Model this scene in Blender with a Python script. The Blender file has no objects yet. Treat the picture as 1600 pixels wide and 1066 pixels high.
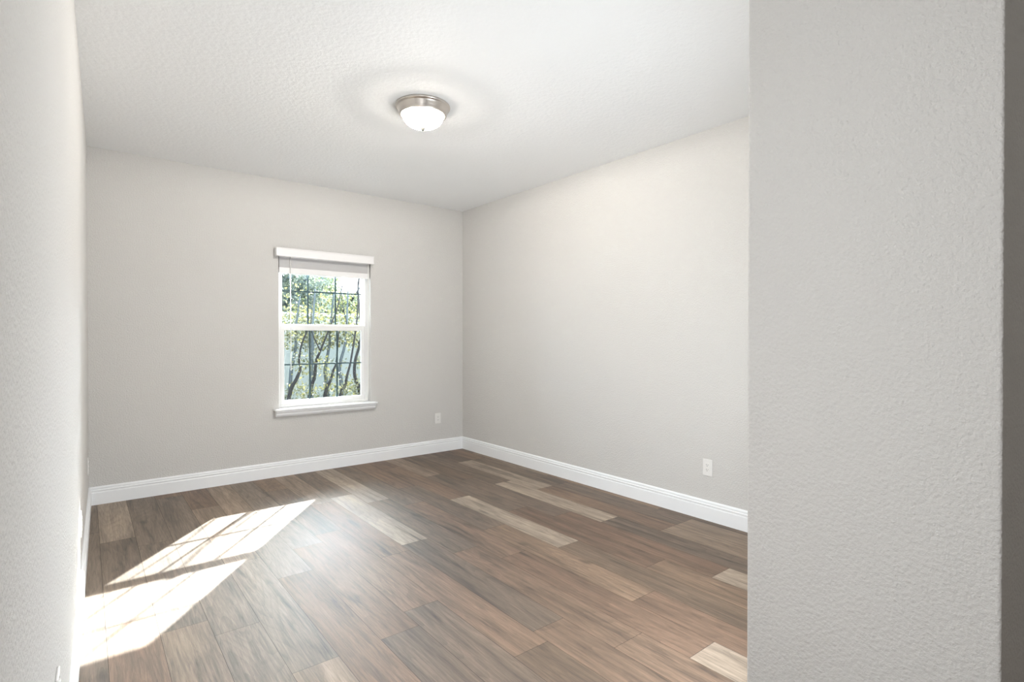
import bpy, bmesh, math, random
from mathutils import Vector, Matrix, noise

S = bpy.context.scene
COL = S.collection
random.seed(7)

# ------------------------------------------------------------------ camera
cam_data = bpy.data.cameras.new('camera')
cam_data.sensor_width = 36.0
cam_data.lens = 835.0 / 1600.0 * 36.0
cam_data.clip_start = 0.02
cam_data.clip_end = 300
cam = bpy.data.objects.new('camera', cam_data)
COL.objects.link(cam)
cam.location = (0, 0, 1.283)
cam.rotation_euler = (math.radians(90 - 0.37), 0, math.radians(-38.6))
S.camera = cam

# ------------------------------------------------------------------ sky, sun, exposure
S.view_settings.view_transform = 'Standard'
S.view_settings.look = 'None'
S.view_settings.gamma = 1.0
S.view_settings.use_curve_mapping = False
S.view_settings.exposure = 2.7

world = bpy.data.worlds.new('world')
S.world = world
world.use_nodes = True
wn = world.node_tree
bgn = wn.nodes['Background']
# hazy sky: soft blue all round, whitening to a bright glow about the sun
wtc = wn.nodes.new('ShaderNodeTexCoord')
wdot = wn.nodes.new('ShaderNodeVectorMath'); wdot.operation = 'DOT_PRODUCT'
wdot.inputs[1].default_value = tuple(-c for c in Vector((-0.77, -1.0, -0.735)).normalized())
wn.links.new(wtc.outputs['Generated'], wdot.inputs[0])
wmax = wn.nodes.new('ShaderNodeMath'); wmax.operation = 'MAXIMUM'; wmax.inputs[1].default_value = 0.0
wn.links.new(wdot.outputs['Value'], wmax.inputs[0])
wpow = wn.nodes.new('ShaderNodeMath'); wpow.operation = 'POWER'; wpow.inputs[1].default_value = 10.0
wn.links.new(wmax.outputs[0], wpow.inputs[0])
wmul = wn.nodes.new('ShaderNodeMath'); wmul.operation = 'MULTIPLY_ADD'
wmul.inputs[1].default_value = 15.0; wmul.inputs[2].default_value = 1.4
wn.links.new(wpow.outputs[0], wmul.inputs[0])
wn.links.new(wmul.outputs[0], bgn.inputs['Strength'])
wcol = wn.nodes.new('ShaderNodeMixRGB')
wcol.inputs[1].default_value = (0.66, 0.82, 1.0, 1); wcol.inputs[2].default_value = (0.95, 0.97, 1.0, 1)
wn.links.new(wpow.outputs[0], wcol.inputs[0])
wn.links.new(wcol.outputs[0], bgn.inputs['Color'])

sun_data = bpy.data.lights.new('sun', 'SUN')
sun_data.energy = 9.5
sun_data.color = (1.0, 0.975, 0.94)
sun_data.angle = math.radians(0.53)
sun = bpy.data.objects.new('sun', sun_data)
COL.objects.link(sun)
SUN_DIR = Vector((-0.77, -1.0, -0.735)).normalized()
sun.rotation_euler = SUN_DIR.to_track_quat('-Z', 'Y').to_euler()
sun.location = (8, 12, 9)

# area lamps added out of view to fill in the room's light
def area(name, loc, direction, sx, sy, watts, col=(1, 1, 1)):
    d = bpy.data.lights.new(name, 'AREA')
    d.shape = 'RECTANGLE'; d.size = sx; d.size_y = sy; d.energy = watts; d.color = col
    o = bpy.data.objects.new(name, d); COL.objects.link(o)
    o.location = loc
    o.rotation_euler = Vector(direction).to_track_quat('-Z', 'Y').to_euler()
    return o
area('alcove_fill', (1.90, .80, 0.95), (-0.3, 1, 0.03), 0.75, 1.1, 9.0, (0.88, 0.95, 1.0))  # unseen fill lamp added behind the partition to lift the room's walls
area('entry_fill', (-0.06, .50, 1.35), (1, 0.1, 0), 0.42, 2.0, 2.75, (0.95, 0.965, 0.98))  # unseen fill lamp added by the left wall to brighten the partition's side
area('hall_fill', (1.9, -1.9, 1.5), (0, 1, 0), 1.4, 1.8, 0.9, (1.0, 0.95, 0.88))  # unseen fill lamp added in the hall to lift the partition's dark end

# ------------------------------------------------------------------ node helpers
def new_mat(name):
    m = bpy.data.materials.new(name)
    m.use_nodes = True
    nt = m.node_tree
    bsdf = nt.nodes['Principled BSDF']
    return m, nt, bsdf

def srgb(r, g, b):
    f = lambda c: c / 12.92 if c <= 0.04045 else ((c + 0.055) / 1.055) ** 2.4
    return (f(r / 255), f(g / 255), f(b / 255), 1)

def node(nt, kind, **inp):
    n = nt.nodes.new(kind)
    for k, v in inp.items():
        n.inputs[k.replace('_', ' ')].default_value = v
    return n

def plain(name, col, rough=0.5, metal=0.0, spec=0.5):
    m, nt, b = new_mat(name)
    b.inputs['Base Color'].default_value = col
    b.inputs['Roughness'].default_value = rough
    b.inputs['Metallic'].default_value = metal
    b.inputs['Specular IOR Level'].default_value = spec
    # faint unevenness of the surface
    tc = node(nt, 'ShaderNodeTexCoord')
    nz = node(nt, 'ShaderNodeTexNoise', Scale=40.0, Detail=3.0)
    bp = node(nt, 'ShaderNodeBump', Strength=0.03, Distance=0.002)
    nt.links.new(tc.outputs['Object'], nz.inputs['Vector'])
    nt.links.new(nz.outputs['Fac'], bp.inputs['Height'])
    nt.links.new(bp.outputs['Normal'], b.inputs['Normal'])
    return m

def textured_paint(name, col, scale, strength, dist, mottled=0.02, rough=0.75):
    """sprayed orange-peel texture under flat paint"""
    m, nt, b = new_mat(name)
    b.inputs['Roughness'].default_value = rough
    b.inputs['Specular IOR Level'].default_value = 0.25
    tc = node(nt, 'ShaderNodeTexCoord')
    n1 = node(nt, 'ShaderNodeTexNoise', Scale=scale, Detail=3.0, Roughness=0.6)
    n2 = node(nt, 'ShaderNodeTexVoronoi', Scale=scale * 0.7)
    n2.feature = 'SMOOTH_F1'
    nt.links.new(tc.outputs['Object'], n1.inputs['Vector'])
    nt.links.new(tc.outputs['Object'], n2.inputs['Vector'])
    mx = node(nt, 'ShaderNodeMath'); mx.operation = 'MULTIPLY_ADD'
    mx.inputs[1].default_value = -0.6
    nt.links.new(n2.outputs['Distance'], mx.inputs[0])
    nt.links.new(n1.outputs['Fac'], mx.inputs[2])
    bp = node(nt, 'ShaderNodeBump', Strength=strength, Distance=dist)
    nt.links.new(mx.outputs[0], bp.inputs['Height'])
    nt.links.new(bp.outputs['Normal'], b.inputs['Normal'])
    big = node(nt, 'ShaderNodeTexNoise', Scale=1.3, Detail=2.0)
    nt.links.new(tc.outputs['Object'], big.inputs['Vector'])
    ramp = node(nt, 'ShaderNodeMixRGB')
    ramp.inputs[1].default_value = tuple(c * (1 - mottled) for c in col[:3]) + (1,)
    ramp.inputs[2].default_value = tuple(min(1, c * (1 + mottled)) for c in col[:3]) + (1,)
    nt.links.new(big.outputs['Fac'], ramp.inputs[0])
    nt.links.new(ramp.outputs[0], b.inputs['Base Color'])
    return m

WALL = textured_paint('greige_wall_paint', (0.632, 0.620, 0.600, 1), 150, 0.8, 0.0045)
CEIL = textured_paint('white_ceiling_paint', (0.89, 0.90, 0.905, 1), 60, 0.55, 0.004)
TRIM = plain('white_trim_paint', (0.87, 0.885, 0.90, 1), 0.35)
VINYL = plain('white_vinyl', (0.84, 0.84, 0.83, 1), 0.4)
BLIND = plain('white_blind_plastic', (0.84, 0.83, 0.83, 1), 0.45)
PLATE = plain('white_outlet_plastic', (0.80, 0.79, 0.77, 1), 0.3)
SLOT = plain('dark_socket_slot', (0.05, 0.045, 0.04, 1), 0.5)
NICKEL = plain('brushed_nickel', (0.60, 0.56, 0.52, 1), 0.32, 1.0)
FINIAL = plain('satin_nickel', (0.06, 0.058, 0.055, 1), 0.7, 0.0, 0.2)
GRILLE = plain('dark_teal_grille', (0.035, 0.075, 0.085, 1), 0.45)
CORD = plain('white_cord', (0.85, 0.84, 0.80, 1), 0.6)

# translucent blind wand
WAND, _nt, _b = new_mat('clear_wand_plastic')
_b.inputs['Base Color'].default_value = (0.9, 0.9, 0.88, 1)
_b.inputs['Roughness'].default_value = 0.15
_b.inputs['Transmission Weight'].default_value = 0.6
_b.inputs['IOR'].default_value = 1.2

# window glass: clear with a mirror-like sheen
GLASS, nt, b = new_mat('window_glass')
nt.nodes.remove(b)
out = nt.nodes['Material Output']
tr = node(nt, 'ShaderNodeBsdfTransparent'); tr.inputs[0].default_value = (0.96, 0.985, 0.975, 1)
gl = node(nt, 'ShaderNodeBsdfGlossy', Roughness=0.01)
fr = node(nt, 'ShaderNodeFresnel', IOR=1.35)
mx = node(nt, 'ShaderNodeMixShader')
nt.links.new(fr.outputs[0], mx.inputs[0])
nt.links.new(tr.outputs[0], mx.inputs[1])
nt.links.new(gl.outputs[0], mx.inputs[2])
nt.links.new(mx.outputs[0], out.inputs[0])

# insect screen: fine dark mesh, mostly open
SCREEN, nt, b = new_mat('insect_screen_mesh')
nt.nodes.remove(b)
out = nt.nodes['Material Output']
tr = node(nt, 'ShaderNodeBsdfTransparent'); tr.inputs[0].default_value = (1, 1, 1, 1)
df = node(nt, 'ShaderNodeBsdfDiffuse'); df.inputs[0].default_value = (0.008, 0.008, 0.009, 1)
mx = node(nt, 'ShaderNodeMixShader'); mx.inputs[0].default_value = 0.22
nt.links.new(tr.outputs[0], mx.inputs[1]); nt.links.new(df.outputs[0], mx.inputs[2])
nt.links.new(mx.outputs[0], out.inputs[0])

# lit alabaster dome
DOME, nt, b = new_mat('lit_alabaster_glass')
b.inputs['Base Color'].default_value = (0.9, 0.88, 0.84, 1)
b.inputs['Roughness'].default_value = 0.25
b.inputs['Emission Color'].default_value = (1.0, 0.93, 0.83, 1)
b.inputs['Emission Strength'].default_value = 3.0
_t = node(nt, 'ShaderNodeBsdfTransparent'); _t.inputs[0].default_value = (1, 0.98, 0.95, 1)
_m = node(nt, 'ShaderNodeMixShader'); _m.inputs[0].default_value = 0.4
nt.links.new(b.outputs[0], _m.inputs[1]); nt.links.new(_t.outputs[0], _m.inputs[2])
nt.links.new(_m.outputs[0], nt.nodes['Material Output'].inputs[0])

# ------------------------------------------------------------------ vinyl plank floor material
FLOORM, nt, b = new_mat('oak_vinyl_planks')
L = nt.links.new
uv = node(nt, 'ShaderNodeUVMap'); uv.uv_map = 'plank_uv'
at = node(nt, 'ShaderNodeAttribute'); at.attribute_name = 'tone'
def mapped(sx, sy):
    mp = node(nt, 'ShaderNodeMapping'); mp.inputs['Scale'].default_value = (sx, sy, 1)
    L(uv.outputs[0], mp.inputs[0]); return mp
def nz(sx, sy, detail=6, rough=0.6, distort=0.0):
    n = node(nt, 'ShaderNodeTexNoise', Scale=1.0, Detail=float(detail), Roughness=rough, Distortion=distort)
    L(mapped(sx, sy).outputs[0], n.inputs['Vector']); return n
def ramp(src, pts):
    r = node(nt, 'ShaderNodeValToRGB')
    e = r.color_ramp.elements
    e[0].position, e[0].color = pts[0][0], (pts[0][1],) * 3 + (1,)
    e[1].position, e[1].color = pts[-1][0], (pts[-1][1],) * 3 + (1,)
    for p, v in pts[1:-1]:
        k = e.new(p); k.color = (v, v, v, 1)
    L(src, r.inputs[0]); return r
def mix(kind, a, bb, fac=1.0):
    m_ = node(nt, 'ShaderNodeMixRGB'); m_.blend_type = kind
    if isinstance(fac, float): m_.inputs[0].default_value = fac
    else: L(fac, m_.inputs[0])
    if isinstance(a, tuple): m_.inputs[1].default_value = a
    else: L(a, m_.inputs[1])
    if isinstance(bb, tuple): m_.inputs[2].default_value = bb
    else: L(bb, m_.inputs[2])
    return m_
fine = ramp(nz(110, 5.5, 8, 0.75, 0.8).outputs['Fac'], [(0.30, 0.55), (0.5, 0.98), (0.70, 1.36)])
broad = ramp(nz(16, 1.1, 6, 0.62, 0.9).outputs['Fac'], [(0.28, 0.26), (0.42, 0.82), (0.54, 1.05), (0.72, 1.30)])
blot = ramp(nz(3.0, 1.6, 3).outputs['Fac'], [(0.3, 0.86), (0.7, 1.12)])
# cathedral figure: contour lines of a stretched noise
cn = nz(5.0, 0.55, 1.5, 0.4)
cm = node(nt, 'ShaderNodeMath'); cm.operation = 'MULTIPLY'; cm.inputs[1].default_value = 26.0
L(cn.outputs['Fac'], cm.inputs[0])
cs = node(nt, 'ShaderNodeMath'); cs.operation = 'FRACT'; L(cm.outputs[0], cs.inputs[0])
cath = ramp(cs.outputs[0], [(0.0, 0.84), (0.5, 1.03), (1.0, 1.06)])
knots = ramp(nz(7.0, 3.0, 2, 0.5).outputs['Fac'], [(0.22, 0.45), (0.31, 1.0), (1.0, 1.0)])
c1 = mix('MULTIPLY', at.outputs['Color'], fine.outputs[0])
c2 = mix('MULTIPLY', c1.outputs[0], broad.outputs[0])
c3 = mix('MULTIPLY', c2.outputs[0], blot.outputs[0])
c4 = mix('MULTIPLY', c3.outputs[0], cath.outputs[0], 0.8)
c5 = mix('MULTIPLY', c4.outputs[0], knots.outputs[0], 0.8)
L(c5.outputs[0], b.inputs['Base Color'])
rr = node(nt, 'ShaderNodeMapRange'); rr.inputs[3].default_value = 0.56; rr.inputs[4].default_value = 0.66
L(fine.outputs[0], rr.inputs[0]); L(rr.outputs[0], b.inputs['Roughness'])
b.inputs['Specular IOR Level'].default_value = 0.45
b.inputs['Coat Weight'].default_value = 0.55
b.inputs['Coat Roughness'].default_value = 0.58
bp = node(nt, 'ShaderNodeBump', Strength=0.12, Distance=0.001)
L(fine.outputs[0], bp.inputs['Height']); L(bp.outputs[0], b.inputs['Normal'])
SUBFLOOR = plain('dark_plank_joint', (0.03, 0.025, 0.02, 1), 0.9)

# ------------------------------------------------------------------ mesh helpers
def link(name, bm, mat, parent=None, smooth=False, uvname=None):
    bmesh.ops.recalc_face_normals(bm, faces=bm.faces)
    me = bpy.data.meshes.new(name)
    bm.to_mesh(me); bm.free()
    for m in (mat if isinstance(mat, (list, tuple)) else [mat]):
        me.materials.append(m)
    if smooth:
        for p in me.polygons: p.use_smooth = True
    o = bpy.data.objects.new(name, me)
    COL.objects.link(o)
    if parent is not None: o.parent = parent
    return o

def tag(o, label=None, cat=None, group=None, kind=None):
    if label: o['label'] = label
    if cat: o['category'] = cat
    if group: o['group'] = group
    if kind: o['kind'] = kind
    return o

def thing(name, loc, label=None, cat=None, group=None, kind=None):
    o = bpy.data.objects.new(name, None)
    o.empty_display_size = 0.05
    COL.objects.link(o)
    o.location = loc
    return tag(o, label, cat, group, kind)

def box(bm, x0, x1, y0, y1, z0, z1, bev=0.0):
    t = bmesh.new()
    bmesh.ops.create_cube(t, size=1)
    for v in t.verts:
        v.co = Vector((x0 + (v.co.x + .5) * (x1 - x0), y0 + (v.co.y + .5) * (y1 - y0), z0 + (v.co.z + .5) * (z1 - z0)))
    if bev > 0:
        bmesh.ops.bevel(t, geom=list(t.edges), offset=bev, segments=2, profile=0.5, affect='EDGES')
    tmp = bpy.data.meshes.new('tmp'); t.to_mesh(tmp); t.free()
    bm.from_mesh(tmp); bpy.data.meshes.remove(tmp)
    return bm

def bx(*a, **k): return box(bmesh.new(), *a, **k)

def prism(bm, poly, z0, z1):
    lo = [bm.verts.new((x, y, z0)) for x, y in poly]
    hi = [bm.verts.new((x, y, z1)) for x, y in poly]
    n = len(poly)
    bm.faces.new(lo); bm.faces.new(hi)
    for i in range(n):
        bm.faces.new((lo[i], lo[(i + 1) % n], hi[(i + 1) % n], hi[i]))
    return bm

def sweep(bm, a, bpt, profile, inward):
    """profile (offset from the wall, height) swept on the floor from a to bpt; inward = unit normal"""
    a, bpt, nrm = Vector(a), Vector(bpt), Vector(inward)
    r0 = [bm.verts.new((a.x + nrm.x * p, a.y + nrm.y * p, z)) for p, z in profile]
    r1 = [bm.verts.new((bpt.x + nrm.x * p, bpt.y + nrm.y * p, z)) for p, z in profile]
    n = len(profile)
    for i in range(n):
        bm.faces.new((r0[i], r0[(i + 1) % n], r1[(i + 1) % n], r1[i]))
    bm.faces.new(r0); bm.faces.new(r1)
    return bm

def lathe(bm, prof, seg=64):
    rings = []
    for r, z in prof:
        if r < 1e-6: rings.append([bm.verts.new((0, 0, z))])
        else: rings.append([bm.verts.new((r * math.cos(2 * math.pi * k / seg), r * math.sin(2 * math.pi * k / seg), z)) for k in range(seg)])
    for A, B in zip(rings, rings[1:]):
        for k in range(seg):
            k2 = (k + 1) % seg
            if len(A) == 1 and len(B) == 1: continue
            if len(A) == 1: bm.faces.new((A[0], B[k], B[k2]))
            elif len(B) == 1: bm.faces.new((A[k], A[k2], B[0]))
            else: bm.faces.new((A[k], A[k2], B[k2], B[k]))
    return bm

def tube(bm, pts, radii, seg=8):
    pts = [Vector(p) for p in pts]
    rings = []
    for i, p in enumerate(pts):
        d = (pts[min(i + 1, len(pts) - 1)] - pts[max(i - 1, 0)]).normalized()
        u = d.cross(Vector((0.13, 0.97, 0.2))).normalized()
        v = d.cross(u)
        r = radii[i] if isinstance(radii, (list, tuple)) else radii
        rings.append([bm.verts.new(p + (u * math.cos(2 * math.pi * k / seg) + v * math.sin(2 * math.pi * k / seg)) * r) for k in range(seg)])
    for A, B in zip(rings, rings[1:]):
        for k in range(seg):
            bm.faces.new((A[k], A[(k + 1) % seg], B[(k + 1) % seg], B[k]))
    bm.faces.new(rings[0]); bm.faces.new(rings[-1])
    return bm

def smooth_path(ctrl, n=6):
    P = [Vector(p) for p in ctrl]
    P = [P[0] * 2 - P[1]] + P + [P[-1] * 2 - P[-2]]
    res = []
    for i in range(1, len(P) - 2):
        for k in range(n):
            t = k / n
            a, b_, c, d = P[i - 1], P[i], P[i + 1], P[i + 2]
            res.append(0.5 * ((2 * b_) + (c - a) * t + (2 * a - 5 * b_ + 4 * c - d) * t * t + (3 * b_ - a - 3 * c + d) * t ** 3))
    res.append(P[-2])
    return res

# ------------------------------------------------------------------ room shell
YB, XR, H = 5.195, 3.415, 2.74          # back wall, right wall, ceiling height
STUB_X, STUB_Y0, STUB_Y1 = 1.45, 0.225, 0.759
LWX = lambda y: 0.014 - 0.021 * (YB - y)   # the left wall stands very slightly out of square
LWN = Vector((1, -0.021)).normalized()
REAR = -2.2
WX0, WX1, WZ0, WZ1 = 1.393, 2.290, 0.607, 2.085   # window opening
YO = 5.405                                # outer face of the back wall

bm = bmesh.new()
prism(bm, [(LWX(REAR), REAR), (LWX(YO), YO), (LWX(YO) - .15, YO), (LWX(REAR) - .15, REAR)], 0, H)
tag(link('wall_left', bm, WALL), kind='structure')

bm = bmesh.new()
lx = LWX(YB)
for x0, x1, z0, z1 in ((lx, WX0, 0, H), (WX1, XR + .15, 0, H), (WX0, WX1, 0, WZ0), (WX0, WX1, WZ1, H)):
    box(bm, x0, x1, YB, YO, z0, z1)
bmesh.ops.remove_doubles(bm, verts=bm.verts, dist=1e-5)
tag(link('wall_back', bm, WALL), kind='structure')
tag(link('wall_right', bx(XR, XR + .15, REAR, YB, 0, H), WALL), kind='structure')
bm = bx(STUB_X, XR, STUB_Y0, STUB_Y1, 0, H)
bmesh.ops.bevel(bm, geom=[e for e in bm.edges if abs(e.verts[0].co.x - STUB_X) < 1e-4 and abs(e.verts[1].co.x - STUB_X) < 1e-4
                          and abs(e.verts[0].co.z - e.verts[1].co.z) > 1], offset=0.006, segments=4, profile=0.5, affect='EDGES')
tag(link('wall_partition', bm, WALL), kind='structure')
tag(link('wall_rear', bx(LWX(REAR), XR, REAR - .15, REAR, 0, H), WALL), kind='structure')
tag(link('ceiling', bx(LWX(REAR) - .15, XR + .15, REAR - .15, YO, H, H + .12), CEIL), kind='structure')

# floor: one mesh of planks laid towards the window, each with its own tone
PW, PL = 0.182, 1.237
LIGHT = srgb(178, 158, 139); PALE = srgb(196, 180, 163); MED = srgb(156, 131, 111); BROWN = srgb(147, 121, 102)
GREY = srgb(142, 125, 110); DARK = srgb(128, 108, 94); TAN = srgb(164, 139, 117); ASH_GLARE = srgb(157, 142, 128); MOSS = srgb(138, 118, 100)  # ash: greyer left planks, lightened further to paint in glare beside the sun patch
# column index (left edge 0.053 + k*PW): (a joint's y, {joint number: tone})
JOINT = {17: 3.39, 16: 3.39, 15: 2.51, 14: 1.562, 13: 1.857, 12: 2.367, 11: 1.659, 10: 1.222, 9: 1.456, 8: 1.758,
         7: 2.90, 6: 2.26, 5: 3.35, 4: 1.75, 3: 2.11, 2: 1.35, 1: 2.75, 0: 4.19, -1: 3.2}
TONE = {(16, 0): PALE, (16, 1): DARK, (16, -1): MED, (16, -2): LIGHT,
        (15, 0): PALE, (15, 1): GREY, (15, -1): GREY,
        (14, -1): PALE, (14, 0): BROWN, (14, 1): GREY, (14, 2): MOSS,
        (13, -1): TAN, (13, 0): BROWN, (13, 1): GREY, (13, 2): LIGHT,
        (12, 0): PALE, (12, -1): MOSS, (12, 1): MED,
        (11, 0): TAN, (11, -1): BROWN, (11, 1): GREY, (11, 2): MED,
        (10, -1): PALE, (10, 0): BROWN, (10, 1): MED, (10, 2): GREY,
        (9, 2): PALE, (9, 1): GREY, (9, 0): MED, (9, -1): MED,
        (8, 1): PALE, (8, 0): GREY, (8, -1): MED, (8, 2): GREY,
        (7, 0): MED, (7, -1): MED, (7, 1): LIGHT,
        (6, 0): MED, (6, -1): GREY, (6, 1): GREY, (6, 2): TAN,
        (5, 0): ASH_GLARE, (5, -1): MED, (5, 1): ASH_GLARE, (4, 1): ASH_GLARE, (4, 0): MED, (4, 2): LIGHT,
        (3, 0): ASH_GLARE, (3, -1): LIGHT, (3, 1): LIGHT, (3, 2): MED, (2, 0): ASH_GLARE, (2, 1): ASH_GLARE, (2, 2): ASH_GLARE, (2, 3): MED,
        (1, 0): ASH_GLARE, (1, 1): ASH_GLARE, (1, -1): LIGHT, (0, 0): PALE, (0, -1): ASH_GLARE, (-1, 0): ASH_GLARE, (-1, 1): ASH_GLARE}
bm = bmesh.new()
tone_l = bm.loops.layers.float_color.new('tone')
uv_l = bm.loops.layers.uv.new('plank_uv')
rng = random.Random(11)
gap = 0.0007
for k in range(-3, 20):
    x0 = 0.065 + k * PW; x1 = x0 + PW
    xa, xb = max(x0, LWX(REAR) - .1), min(x1, XR + .1)
    if xb <= xa: continue
    j0 = JOINT.get(k, rng.uniform(0, PL))
    for j in range(-6, 6):
        y0, y1 = j0 + j * PL, j0 + (j + 1) * PL
        ya, yb = max(y0, REAR - .1), min(y1, YB + .1)
        if yb <= ya: continue
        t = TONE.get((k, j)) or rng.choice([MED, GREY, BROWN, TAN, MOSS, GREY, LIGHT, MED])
        wob = rng.uniform(0.94, 1.06)
        ou, ov = rng.uniform(0, 50), rng.uniform(0, 50)
        f = bm.faces.new([bm.verts.new(p) for p in ((xa + gap, ya + gap, 0), (xb - gap, ya + gap, 0), (xb - gap, yb - gap, 0), (xa + gap, yb - gap, 0))])
        f.normal_update()
        for lp in f.loops:
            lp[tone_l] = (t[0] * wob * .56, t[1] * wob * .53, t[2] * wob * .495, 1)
            lp[uv_l].uv = (lp.vert.co.x + ou, lp.vert.co.y + ov)
me = bpy.data.meshes.new('floor')
nf = len(bm.faces)
box(bm, LWX(REAR) - .15, XR + .15, REAR - .15, YO, -0.12, -0.0015)
bm.faces.ensure_lookup_table()
for f in bm.faces[nf:]: f.material_index = 1
bm.to_mesh(me); bm.free()
me.materials.append(FLOORM); me.materials.append(SUBFLOOR)
floor = bpy.data.objects.new('floor', me); COL.objects.link(floor)
tag(floor, kind='structure')

# baseboards: tall flat board with a stepped, rounded cap
BB = [(0, 0), (0.017, 0), (0.017, 0.092), (0.0145, 0.096), (0.0145, 0.103), (0.0165, 0.107), (0.0165, 0.112), (0.012, 0.117),
      (0.012, 0.121), (0.0135, 0.124), (0.012, 0.131), (0.007, 0.136), (0.004, 0.138), (0, 0.138)]
for nm, a, c, nrm in (('baseboard_left', (LWX(0.3), 0.3), (LWX(YB), YB), LWN), ('baseboard_back', (LWX(YB), YB), (XR, YB), (0, -1)),
                      ('baseboard_right', (XR, STUB_Y1), (XR, YB), (-1, 0)), ('baseboard_partition', (STUB_X, STUB_Y1), (XR, STUB_Y1), (0, 1)),
                      ('baseboard_closet', (STUB_X, STUB_Y0), (STUB_X, STUB_Y1), (-1, 0)),):
    tag(link(nm, sweep(bmesh.new(), a, c, BB, nrm), TRIM), kind='structure')

# ------------------------------------------------------------------ window
win = thing('window_1', (0, 0, 0), kind='structure')
bm = bmesh.new()                                         # outer vinyl frame
FY0, FY1 = 5.262, 5.345
ZS = 0.627
for a in ((WX0, WX0 + .035, ZS, WZ1), (WX1 - .035, WX1, ZS, WZ1), (WX0 + .035, WX1 - .035, WZ1 - .035, WZ1), (WX0 + .035, WX1 - .035, ZS, ZS + .022)):
    box(bm, a[0], a[1], FY0, FY1, a[2], a[3], 0.003)
link('window_frame', bm, VINYL, win)

def sash(name, x0, x1, z0, z1, y0, y1, st, bot, top, mx_, mz):
    bm = bmesh.new()
    box(bm, x0, x0 + st, y0, y1, z0, z1, .003); box(bm, x1 - st, x1, y0, y1, z0, z1, .003)
    box(bm, x0 + st - .001, x1 - st + .001, y0 + .0008, y1 - .0008, z0 + .0005, z0 + bot, .002); box(bm, x0 + st - .001, x1 - st + .001, y0 + .0008, y1 - .0008, z1 - top, z1 - .0005, .002)
    s = link(name, bm, VINYL, win)
    yc = (y0 + y1) / 2
    link('glass_pane', bx(x0 + st - .004, x1 - st + .004, yc - .002, yc + .002, z0 + bot - .004, z1 - top + .004), GLASS, s)
    bm = bmesh.new()
    for x in mx_: box(bm, x - .0075, x + .0075, yc - .009, yc - .0035, z0 + bot, z1 - top)
    for z in mz: box(bm, x0 + st, x1 - st, yc - .0085, yc - .003, z - .0065, z + .0065)
    tag(link('grille', bm, GRILLE, s), 'dark grille bars across the pane')
    return s
up_s = sash('upper_sash', WX0 + .028, WX1 - .028, 1.372, 2.062, 5.300, 5.328, .032, .040, .032, (1.694, 1.964), (1.728,))
lo_s = sash('lower_sash', WX0 + .036, WX1 - .036, 0.647, 1.402, 5.266, 5.298, .034, .042, .050, (1.701, 1.969), (1.026,))
bm = bmesh.new()
box(bm, 1.80, 1.86, 5.262, 5.290, 1.402, 1.412, .003); box(bm, 1.822, 1.838, 5.262, 5.272, 1.41, 1.42, .002)
link('sash_lock', bm, VINYL, lo_s)
bm = bmesh.new()
sx0, sx1, sz0, sz1, sy = WX0 + .03, WX1 - .03, .65, 1.39, 5.335
box(bm, sx0 + .015, sx1 - .015, sy - .0005, sy + .0005, sz0 + .015, sz1 - .015)
for a in ((sx0, sx0 + .017, sz0, sz1), (sx1 - .017, sx1, sz0, sz1), (sx0 + .017, sx1 - .017, sz0, sz0 + .017), (sx0 + .017, sx1 - .017, sz1 - .017, sz1)):
    nf = len(bm.faces); box(bm, a[0], a[1], sy - .005, sy + .005, a[2], a[3])
    bm.faces.ensure_lookup_table()
    for f in bm.faces[nf:]: f.material_index = 1
link('insect_screen', bm, [SCREEN, VINYL], win)
bm = bmesh.new()
box(bm, 1.345, 2.338, 5.122, YB + .002, 0.609, ZS, 0.006)
box(bm, WX0, WX1, YB + .002, FY1, 0.607, ZS - .0006)
link('window_stool', bm, TRIM, win)
bm = bmesh.new()
pr = [(YB, .609), (5.135, .609), (5.137, .596), (5.147, .586), (5.150, .572), (5.158, .560), (5.168, .552), (YB, .552)]
r0 = [bm.verts.new((1.358, y, z)) for y, z in pr]; r1 = [bm.verts.new((2.325, y, z)) for y, z in pr]
bm.faces.new(r0); bm.faces.new(r1)
for i in range(len(pr)): bm.faces.new((r0[i], r0[(i + 1) % len(pr)], r1[(i + 1) % len(pr)], r1[i]))
link('window_apron', bm, TRIM, win)

# ------------------------------------------------------------------ raised blind
bl = thing('window_blind', (1.84, 5.23, 1.88), 'white window blind pulled up under its valance on the back wall window', 'blind')
O = Vector(bl.location)
def rel(bm):
    bmesh.ops.translate(bm, verts=bm.verts, vec=-O); return bm
bm = bmesh.new()
box(bm, 1.357, 2.298, 5.128, 5.140, 2.028, 2.106, .003)
box(bm, 1.357, 2.298, 5.123, 5.1278, 2.028, 2.040, .002)
box(bm, 1.357, 2.298, 5.123, 5.1278, 2.096, 2.106, .002)
box(bm, 1.3575, 1.368, 5.140, YB, 2.0285, 2.1055); box(bm, 2.287, 2.2975, 5.140, YB, 2.0285, 2.1055)
link('valance', rel(bm), BLIND, bl)
link('head_rail', rel(bx(1.400, 2.283, 5.205, 5.250, 2.03, 2.083, .002)), BLIND, bl)
bm = bmesh.new()
for i in range(20):
    z = 1.937 + i * .0047
    box(bm, 1.402, 2.281, 5.203, 5.253, z, z + .0029, 0.0008)
link('slat_stack', rel(bm), BLIND, bl)
link('bottom_rail', rel(bx(1.402, 2.281, 5.204, 5.252, 1.884, 1.9365, .004)), BLIND, bl)
bm = bmesh.new()
tube(bm, [(1.498, 5.196, 2.05), (1.500, 5.194, 1.7), (1.502, 5.194, 1.03)], .0042, 8)
tube(bm, [(1.502, 5.194, 1.03), (1.502, 5.194, 0.985)], [.0042, .006], 8)
link('tilt_wand', rel(bm), WAND, bl)
bm = bmesh.new()
zt = ZS + .003
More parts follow.
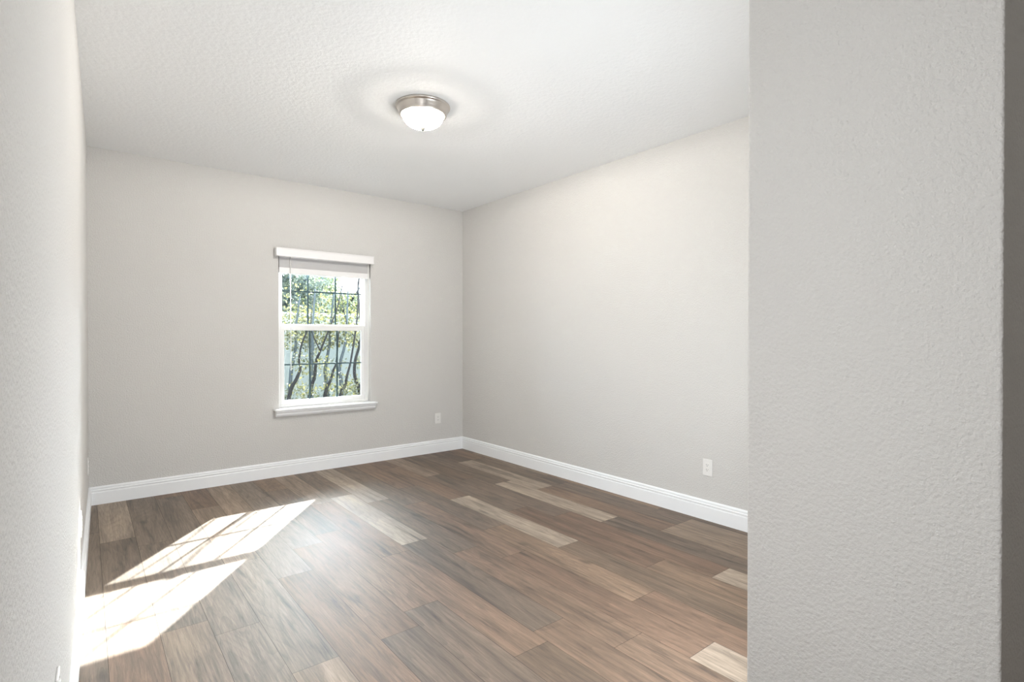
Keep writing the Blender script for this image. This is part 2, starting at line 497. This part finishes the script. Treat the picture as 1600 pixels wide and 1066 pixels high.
path = [(2.262, 5.197, 2.05), (2.262, 5.196, 1.5), (2.261, 5.195, 1.0), (2.258, 5.192, .72), (2.246, 5.185, .66), (2.215, 5.175, zt + .012),
        (2.18, 5.165, zt), (2.13, 5.160, zt), (2.085, 5.172, zt), (2.07, 5.20, zt), (2.10, 5.222, zt), (2.16, 5.22, zt), (2.19, 5.20, zt),
        (2.14, 5.185, zt), (2.03, 5.20, zt), (1.93, 5.225, zt), (1.87, 5.205, zt), (1.86, 5.17, zt), (1.90, 5.158, zt), (1.94, 5.178, zt)]
tube(bm, smooth_path(path, 8), .0024, 6)
tube(bm, smooth_path([(2.268, 5.198, 2.05), (2.268, 5.197, 1.4), (2.266, 5.196, .9), (2.262, 5.20, .70), (2.24, 5.205, zt + .02), (2.225, 5.212, zt)], 8), .0024, 6)
tube(bm, [(2.225, 5.212, zt + .004), (2.205, 5.222, zt + .006)], [.004, .007], 8)
link('lift_cord', rel(bm), CORD, bl)

# ------------------------------------------------------------------ ceiling lamp
lp = thing('ceiling_lamp', (1.666, 2.985, H), 'lit flush-mount ceiling lamp with brushed nickel ring and white glass bowl', 'lamp')
ring = [(0, 0), (.167, 0), (.170, -.003), (.171, -.009), (.168, -.014), (.161, -.017), (.157, -.021), (.155, -.034), (.151, -.042),
        (.148, -.050), (.147, -.058), (.144, -.063), (.138, -.064), (.132, -.061), (.129, -.054), (.128, -.046)]
link('ring', lathe(bmesh.new(), ring, 96), NICKEL, lp, True)
bowl = [(.127, -.050)]
for i in range(0, 15):
    a = i / 14 * math.pi / 2
    bowl.append((.1285 * math.cos(a) ** 0.8 if i < 14 else 0.0, -.057 - .080 * math.sin(a)))
link('glass_bowl', lathe(bmesh.new(), bowl, 96), DOME, lp, True)
fin = [(0, -.130), (.013, -.134), (.0155, -.138), (.012, -.141), (.012, -.146), (.010, -.151), (.005, -.155), (0, -.156)]
link('finial', lathe(bmesh.new(), fin, 32), FINIAL, lp, True)

bd = bpy.data.lights.new('lamp_bulb', 'POINT')      # bulb inside the bowl; the metal ring shades the ceiling from it
bd.energy = 32.0; bd.color = (1.0, 0.97, 0.94); bd.shadow_soft_size = 0.02
bo = bpy.data.objects.new('lamp_bulb', bd); COL.objects.link(bo)
bo.parent = lp; bo.location = (0, 0, -.0705)

# ------------------------------------------------------------------ outlets
def make_outlet():
    t = thing('wall_outlet', (0, 0, 0), 'x', 'outlet', 'white wall outlets')
    bm = bx(-.036, .036, -.0065, 0, -.058, .058, .0025)
    link('cover_plate', bm, PLATE, t)
    r = link('receptacle', bx(-.0168, .0168, -.0085, -.004, -.0335, .0335, .001), PLATE, t)
    for dz in (-.0165, .0165):
        bm = bmesh.new()
        box(bm, -.0072, -.005, -.0091, -.008, dz - .001, dz + .007)
        box(bm, .005, .0072, -.0091, -.008, dz, dz + .0065)
        t2 = bmesh.ops.create_cone(bm, cap_ends=True, segments=12, radius1=.0024, radius2=.0024, depth=.001,
                                   matrix=Matrix.Translation((0, -.0086, dz - .0065)) @ Matrix.Rotation(math.pi / 2, 4, 'X'))
        link('socket', bm, SLOT, r)
    for dz in (-.048, .048):
        bm = bmesh.new()
        bmesh.ops.create_cone(bm, cap_ends=True, segments=16, radius1=.0032, radius2=.0026, depth=.0014,
                              matrix=Matrix.Translation((0, -.0070, dz)) @ Matrix.Rotation(math.pi / 2, 4, 'X'))
        link('screw', bm, PLATE, t)
    return t

def dup(o, parent=None):
    c = o.copy(); COL.objects.link(c)
    if parent is not None: c.parent = parent
    for ch in list(o.children): dup(ch, c)
    return c

proto = make_outlet()
bpy.context.view_layer.update()
la = math.atan(0.021)
spots = [((3.082, YB, .379), 0, 'white outlet on the back wall near the far corner, right of the window'),
         ((XR, 2.072, .370), -math.pi / 2, 'white outlet low on the right wall above its baseboard'),
         ((LWX(1.70), 1.70, .41), math.pi / 2 - la, 'outlet on the left wall nearest the viewer, seen edge-on at the bottom edge'),
         ((LWX(3.34), 3.34, .375), math.pi / 2 - la, 'outlet midway along the left wall, seen edge-on over the sunlit baseboard'),
         ((LWX(4.86), 4.86, .365), math.pi / 2 - la, 'thin edge-on outlet on the left wall, closest to the back wall')]
for i, (loc, rz, lab) in enumerate(spots):
    o = proto if i == 0 else dup(proto)
    o.location = loc; o.rotation_euler = (0, 0, rz); o['label'] = lab

# ------------------------------------------------------------------ outside
GZ = -0.25
GRASS, nt, b = new_mat('lawn_grass')
tc = node(nt, 'ShaderNodeTexCoord'); n_ = node(nt, 'ShaderNodeTexNoise', Scale=6.0, Detail=6.0)
nt.links.new(tc.outputs['Object'], n_.inputs['Vector'])
r_ = node(nt, 'ShaderNodeValToRGB')
r_.color_ramp.elements[0].color = (0.03, 0.04, 0.02, 1); r_.color_ramp.elements[1].color = (0.08, 0.085, 0.05, 1)
nt.links.new(n_.outputs['Fac'], r_.inputs[0]); nt.links.new(r_.outputs[0], b.inputs['Base Color'])
b.inputs['Roughness'].default_value = 0.9
STUCCO = textured_paint('grey_stucco', (0.24, 0.245, 0.22, 1), 60, 0.55, 0.004)
COPING = plain('white_coping', (0.45, 0.47, 0.49, 1), 0.6)
BARK = textured_paint('dark_bark', (0.006, 0.006, 0.007, 1), 40, 0.6, 0.01, 0.25)
PALEBARK = textured_paint('pale_bark', (0.045, 0.055, 0.06, 1), 40, 0.6, 0.01, 0.25)
SHINGLE, nt, b = new_mat('grey_roof_shingles')
tc = node(nt, 'ShaderNodeTexCoord'); br = node(nt, 'ShaderNodeTexBrick', Scale=1.0)
br.inputs['Color1'].default_value = (0.15, 0.16, 0.175, 1); br.inputs['Color2'].default_value = (0.10, 0.11, 0.13, 1)
br.inputs['Mortar'].default_value = (0.04, 0.045, 0.05, 1); br.inputs['Brick Width'].default_value = 0.5
br.inputs['Row Height'].default_value = 0.18; br.inputs['Mortar Size'].default_value = 0.03
nt.links.new(tc.outputs['UV'], br.inputs['Vector']); nt.links.new(br.outputs[0], b.inputs['Base Color'])
b.inputs['Roughness'].default_value = 0.9

def leaf_mat(name, c0, c1):
    m, nt, b = new_mat(name)
    nt.nodes.remove(b)
    out = nt.nodes['Material Output']
    at = node(nt, 'ShaderNodeAttribute'); at.attribute_name = 'leaf_tone'
    mixc = node(nt, 'ShaderNodeMixRGB'); mixc.inputs[1].default_value = c0; mixc.inputs[2].default_value = c1
    nt.links.new(at.outputs['Fac'], mixc.inputs[0])
    df = node(nt, 'ShaderNodeBsdfDiffuse'); tl = node(nt, 'ShaderNodeBsdfTranslucent')
    nt.links.new(mixc.outputs[0], df.inputs[0]); nt.links.new(mixc.outputs[0], tl.inputs[0])
    gl = node(nt, 'ShaderNodeBsdfGlossy', Roughness=0.4); gl.inputs[0].default_value = (0.8, 0.85, 0.9, 1)
    m1 = node(nt, 'ShaderNodeMixShader'); m1.inputs[0].default_value = 0.5
    nt.links.new(df.outputs[0], m1.inputs[1]); nt.links.new(tl.outputs[0], m1.inputs[2])
    m2 = node(nt, 'ShaderNodeMixShader'); m2.inputs[0].default_value = 0.06
    nt.links.new(m1.outputs[0], m2.inputs[1]); nt.links.new(gl.outputs[0], m2.inputs[2])
    nt.links.new(m2.outputs[0], out.inputs[0])
    return m
LEAF_G = leaf_mat('green_leaves', (0.03, 0.045, 0.016, 1), (0.13, 0.14, 0.06, 1))
LEAF_Y = leaf_mat('yellow_green_leaves', (0.020, 0.028, 0.008, 1), (0.15, 0.135, 0.042, 1))
LEAF_D = leaf_mat('grey_green_leaves', (0.025, 0.042, 0.028, 1), (0.12, 0.135, 0.10, 1))

def leaves(bm, centre, rad, n, size, rng, keep=None):
    lay = bm.loops.layers.float_color.get('leaf_tone') or bm.loops.layers.float_color.new('leaf_tone')
    c = Vector(centre)
    for _ in range(n):
        while True:
            p = Vector((rng.uniform(-1, 1), rng.uniform(-1, 1), rng.uniform(-1, 1)))
            if p.length <= 1: break
        p = c + Vector((p.x * rad[0], p.y * rad[1], p.z * rad[2]))
        if keep and not keep(p): continue
        d = Vector((rng.gauss(0, 1), rng.gauss(0, 1), rng.gauss(0, 1) - .4)).normalized()
        s = d.cross(Vector((rng.gauss(0, 1), rng.gauss(0, 1), rng.gauss(0, 1)))).normalized()
        l = size * rng.uniform(.6, 1.3); w = l * .27
        up = d.cross(s) * l * .12
        vs = [bm.verts.new(q) for q in (p, p + d * l * .4 + s * w + up, p + d * l, p + d * l * .4 - s * w + up)]
        f = bm.faces.new(vs)
        t = rng.random()
        for lp_ in f.loops: lp_[lay] = (t, t, t, 1)

def plant(name, label, cat, base, stems, blobs, size, lm, bark, group=None, seed=1, keep=None):
    """stems: lists of (points, radii) in world space; blobs: (centre, radius, count)"""
    rng = random.Random(seed)
    t = thing(name, base, label, cat, group)
    o = Vector(base)
    for pts, rad in stems:
        sp = smooth_path(pts, 5)
        rr = [rad[0] + (rad[1] - rad[0]) * i / (len(sp) - 1) for i in range(len(sp))]
        bm = tube(bmesh.new(), sp, rr, 7)
        bmesh.ops.translate(bm, verts=bm.verts, vec=-o)
        link('stem', bm, bark, t, True)
    bm = bmesh.new()
    for c, r, n in blobs: leaves(bm, c, r, n, size, rng, keep)
    bmesh.ops.translate(bm, verts=bm.verts, vec=-o)
    if len(bm.faces): link('foliage', bm, lm, t)
    else: bm.free()
    return t

tag(link('ground', bx(-6, 40, YO, 60, GZ - .1, GZ), GRASS), kind='structure')

# garden wall and neighbour's house
gw = thing('garden_wall', (6, 10.0, GZ), 'pale grey garden wall with white coping behind the shrubs outside the window', 'wall')
link('wall_panel', bx(-6, 6, 0, .15, 0, 1.92), STUCCO, gw)
link('coping', bx(-6, 6, -.05, .20, 1.92, 1.985, .008), COPING, gw)
hs = thing('neighbour_house', (9, 18, GZ), 'grey-roofed neighbouring house seen through the top of the window', 'house')
link('house_wall', bx(-5, 8, 0, 7, 0, 2.75), STUCCO, hs)
bm = bmesh.new()
uvl = bm.loops.layers.uv.new('UVMap')
e = [(-5.5, -.5), (8.5, -.5), (8.5, 7.5), (-5.5, 7.5)]
vb = [bm.verts.new((x, y, 2.7)) for x, y in e]
ra, rb = bm.verts.new((-1.5, 3.5, 4.15)), bm.verts.new((4.5, 3.5, 4.15))
for vs in ((vb[0], vb[1], rb, ra), (vb[1], vb[2], rb), (vb[2], vb[3], ra, rb), (vb[3], vb[0], ra), (vb[3], vb[2], vb[1], vb[0])):
    f = bm.faces.new(vs)
    for lp_ in f.loops: lp_[uvl].uv = (lp_.vert.co.x + lp_.vert.co.y * .3, lp_.vert.co.z * 2.2)
link('roof', bm, SHINGLE, hs)
link('fascia', bx(-5.5, 8.5, -.55, -.49, 2.58, 2.74), COPING, hs)

# the many-stemmed shrub just outside the glass: dark leaning stems
def sun_clear(p):
    """leave the low sun's way to the window open"""
    t = (p.y - 5.34); x = p.x - .77 * t; z = p.z - .735 * t
    return not (1.15 < x < 2.5 and 0.45 < z < 2.3)
GZv = GZ
plant('leaning_shrub', 'dark-stemmed leaning shrub right outside the window glass', 'shrub', (2.2, 6.45, GZ),
      [([(1.72, 6.42, GZ), (1.83, 6.4, .60), (1.91, 6.4, .80), (1.96, 6.4, .93), (1.94, 6.4, 1.0), (1.97, 6.4, 1.20), (2.08, 6.42, 1.45)], (.026, .007)),
       ([(1.98, 6.5, GZ), (2.10, 6.5, .62), (2.15, 6.5, .80), (2.17, 6.5, .99), (2.22, 6.5, 1.12), (2.27, 6.5, 1.24), (2.42, 6.5, 1.62), (2.50, 6.5, 1.95)], (.026, .005)),
       ([(2.12, 6.45, GZ), (2.26, 6.45, .59), (2.32, 6.45, .75), (2.36, 6.45, .88), (2.40, 6.45, 1.0), (2.44, 6.47, 1.4)], (.026, .006)),
       ([(2.30, 6.36, GZ), (2.41, 6.35, .57), (2.46, 6.35, .68), (2.50, 6.35, .84), (2.55, 6.36, 1.02), (2.64, 6.4, 1.5), (2.66, 6.4, 1.9)], (.024, .006)),
       ([(2.84, 6.6, GZ), (2.76, 6.6, .57), (2.72, 6.6, .70), (2.69, 6.6, .82), (2.70, 6.6, .99), (2.76, 6.6, 1.20), (2.78, 6.6, 1.42), (2.74, 6.6, 1.95), (2.85, 6.6, 2.4)], (.028, .009)),
       ([(2.22, 6.5, 1.12), (2.12, 6.52, 1.40), (2.14, 6.5, 1.80)], (.008, .003)),
       ([(2.76, 6.6, 1.20), (2.60, 6.62, 1.46), (2.52, 6.62, 1.90)], (.009, .003)),
       ([(2.64, 6.4, 1.5), (2.78, 6.42, 1.72), (2.86, 6.42, 2.0)], (.007, .003))],
      [((1.93, 6.4, .98), (.10, .10, .22), 57), ((2.17, 6.5, .95), (.14, .1, .2), 88), ((2.34, 6.45, .80), (.12, .1, .2), 88),
       ((2.48, 6.35, .66), (.10, .08, .10), 132), ((2.72, 6.6, .66), (.14, .1, .12), 242), ((2.78, 6.6, .97), (.08, .08, .09), 110),
       ((2.64, 6.6, 1.28), (.12, .1, .12), 88), ((2.0, 6.4, .66), (.20, .1, .12), 132), ((1.92, 6.4, 1.3), (.10, .1, .12), 44)],
      .036, LEAF_Y, BARK, seed=3)
plant('tall_shrub', 'pale-stemmed leafy shrub before the grey garden wall', 'shrub', (2.8, 8.15, GZ),
      [([(2.30, 8.2, GZ), (2.37, 8.2, .75), (2.40, 8.2, .92), (2.44, 8.2, 1.15), (2.44, 8.2, 1.39), (2.5, 8.2, 1.9)], (.03, .012)),
       ([(2.60, 8.0, GZ), (2.60, 8.0, .86), (2.62, 8.0, 1.12), (2.62, 8.0, 1.39), (2.66, 8.0, 2.0)], (.034, .012)),
       ([(2.98, 8.3, GZ), (2.93, 8.3, .57), (2.91, 8.3, .78), (2.94, 8.3, .96), (2.98, 8.3, 1.2), (2.99, 8.3, 1.41), (3.05, 8.3, 2.0)], (.034, .012)),
       ([(3.14, 8.1, GZ), (3.09, 8.1, .59), (3.06, 8.1, .73), (3.08, 8.1, .92), (3.14, 8.1, 1.14), (3.17, 8.1, 1.39), (3.2, 8.1, 2.0)], (.034, .012))],
      [((2.45, 8.3, 1.42), (.40, .3, .36), 900), ((2.90, 8.4, 1.42), (.40, .3, .36), 900), ((3.35, 8.3, 1.40), (.38, .3, .36), 850),
       ((2.6, 8.4, 1.85), (.45, .3, .3), 160), ((3.2, 8.4, 1.80), (.45, .3, .3), 200), ((3.0, 8.2, .75), (.25, .2, .3), 70), ((3.25, 8.1, .55), (.22, .2, .25), 120), ((2.62, 8.1, .85), (.15, .2, .3), 110), ((2.45, 8.2, .45), (.3, .2, .22), 200), ((2.9, 8.2, .4), (.3, .2, .2), 180)],
      .052, LEAF_Y, PALEBARK, seed=4, keep=sun_clear)
# trees beyond
for nm, lab, base, stems, blobs, lm, sd in (
    ('garden_tree', 'grey-green garden tree beyond the wall, at the left in the window', (2.9, 11.6, GZ),
     [([(2.9, 11.6, GZ), (2.95, 11.6, 1.2), (3.1, 11.6, 2.2), (3.35, 11.6, 3.2)], (.09, .03)), ([(3.0, 11.6, 1.7), (3.5, 11.5, 2.3), (3.9, 11.5, 3.0)], (.05, .02)), ([(3.1, 11.6, 2.2), (2.8, 11.7, 2.8), (2.6, 11.7, 3.3)], (.04, .015))],
     [((3.0, 11.6, 2.1), (.65, .5, .65), 1100), ((3.5, 11.6, 2.55), (.7, .5, .45), 1000), ((2.8, 11.6, 2.7), (.6, .5, .45), 700), ((3.6, 11.4, 1.95), (.6, .5, .5), 800)], LEAF_D, 5),
    ('garden_tree', 'yellow-green tree beyond the wall, in the middle and right of the window', (4.5, 12.6, GZ),
     [([(4.5, 12.6, GZ), (4.5, 12.6, 1.3), (4.35, 12.6, 2.1), (4.4, 12.6, 2.9)], (.08, .02)), ([(4.5, 12.6, 1.4), (4.9, 12.5, 2.0), (5.3, 12.5, 2.6)], (.05, .015)), ([(4.45, 12.6, 1.7), (4.0, 12.6, 2.3), (3.8, 12.6, 2.8)], (.04, .015))],
     [((4.2, 12.6, 2.05), (.75, .5, .5), 1100), ((4.95, 12.6, 1.95), (.75, .5, .45), 1100), ((4.3, 12.6, 2.6), (.5, .4, .30), 420), ((5.3, 12.6, 2.0), (.5, .5, .42), 520)], LEAF_G, 6),
    ('garden_tree', 'tall dark tree behind the left garden tree, beyond the wall', (4.4, 16.2, GZ),
     [([(4.4, 16.2, GZ), (4.5, 16.2, 1.5), (4.45, 16.2, 2.6), (4.6, 16.2, 3.4)], (.14, .05))],
     [((4.4, 16.2, 2.7), (.9, .7, .75), 1500), ((5.2, 16.2, 2.8), (.8, .7, .6), 1200), ((5.8, 16.2, 2.4), (.7, .6, .5), 800)], LEAF_D, 8),
    ('garden_tree', 'low blue-green tree beside the neighbouring house, at the right in the window', (5.88, 14.2, GZ),
     [([(5.88, 14.2, GZ), (5.88, 14.2, 1.5), (5.97, 14.2, 2.25)], (.10, .04))],
     [((5.8, 14.2, 1.85), (.85, .5, .52), 1300), ((6.45, 14.2, 1.85), (.65, .5, .48), 700)], LEAF_D, 9)):
    plant(nm, lab, 'tree', base, stems, [(c_, r_2, int(n_2 * 1.5)) for c_, r_2, n_2 in blobs], .078, lm, BARK if sd != 5 else PALEBARK, 'trees beyond the garden wall', sd, sun_clear)
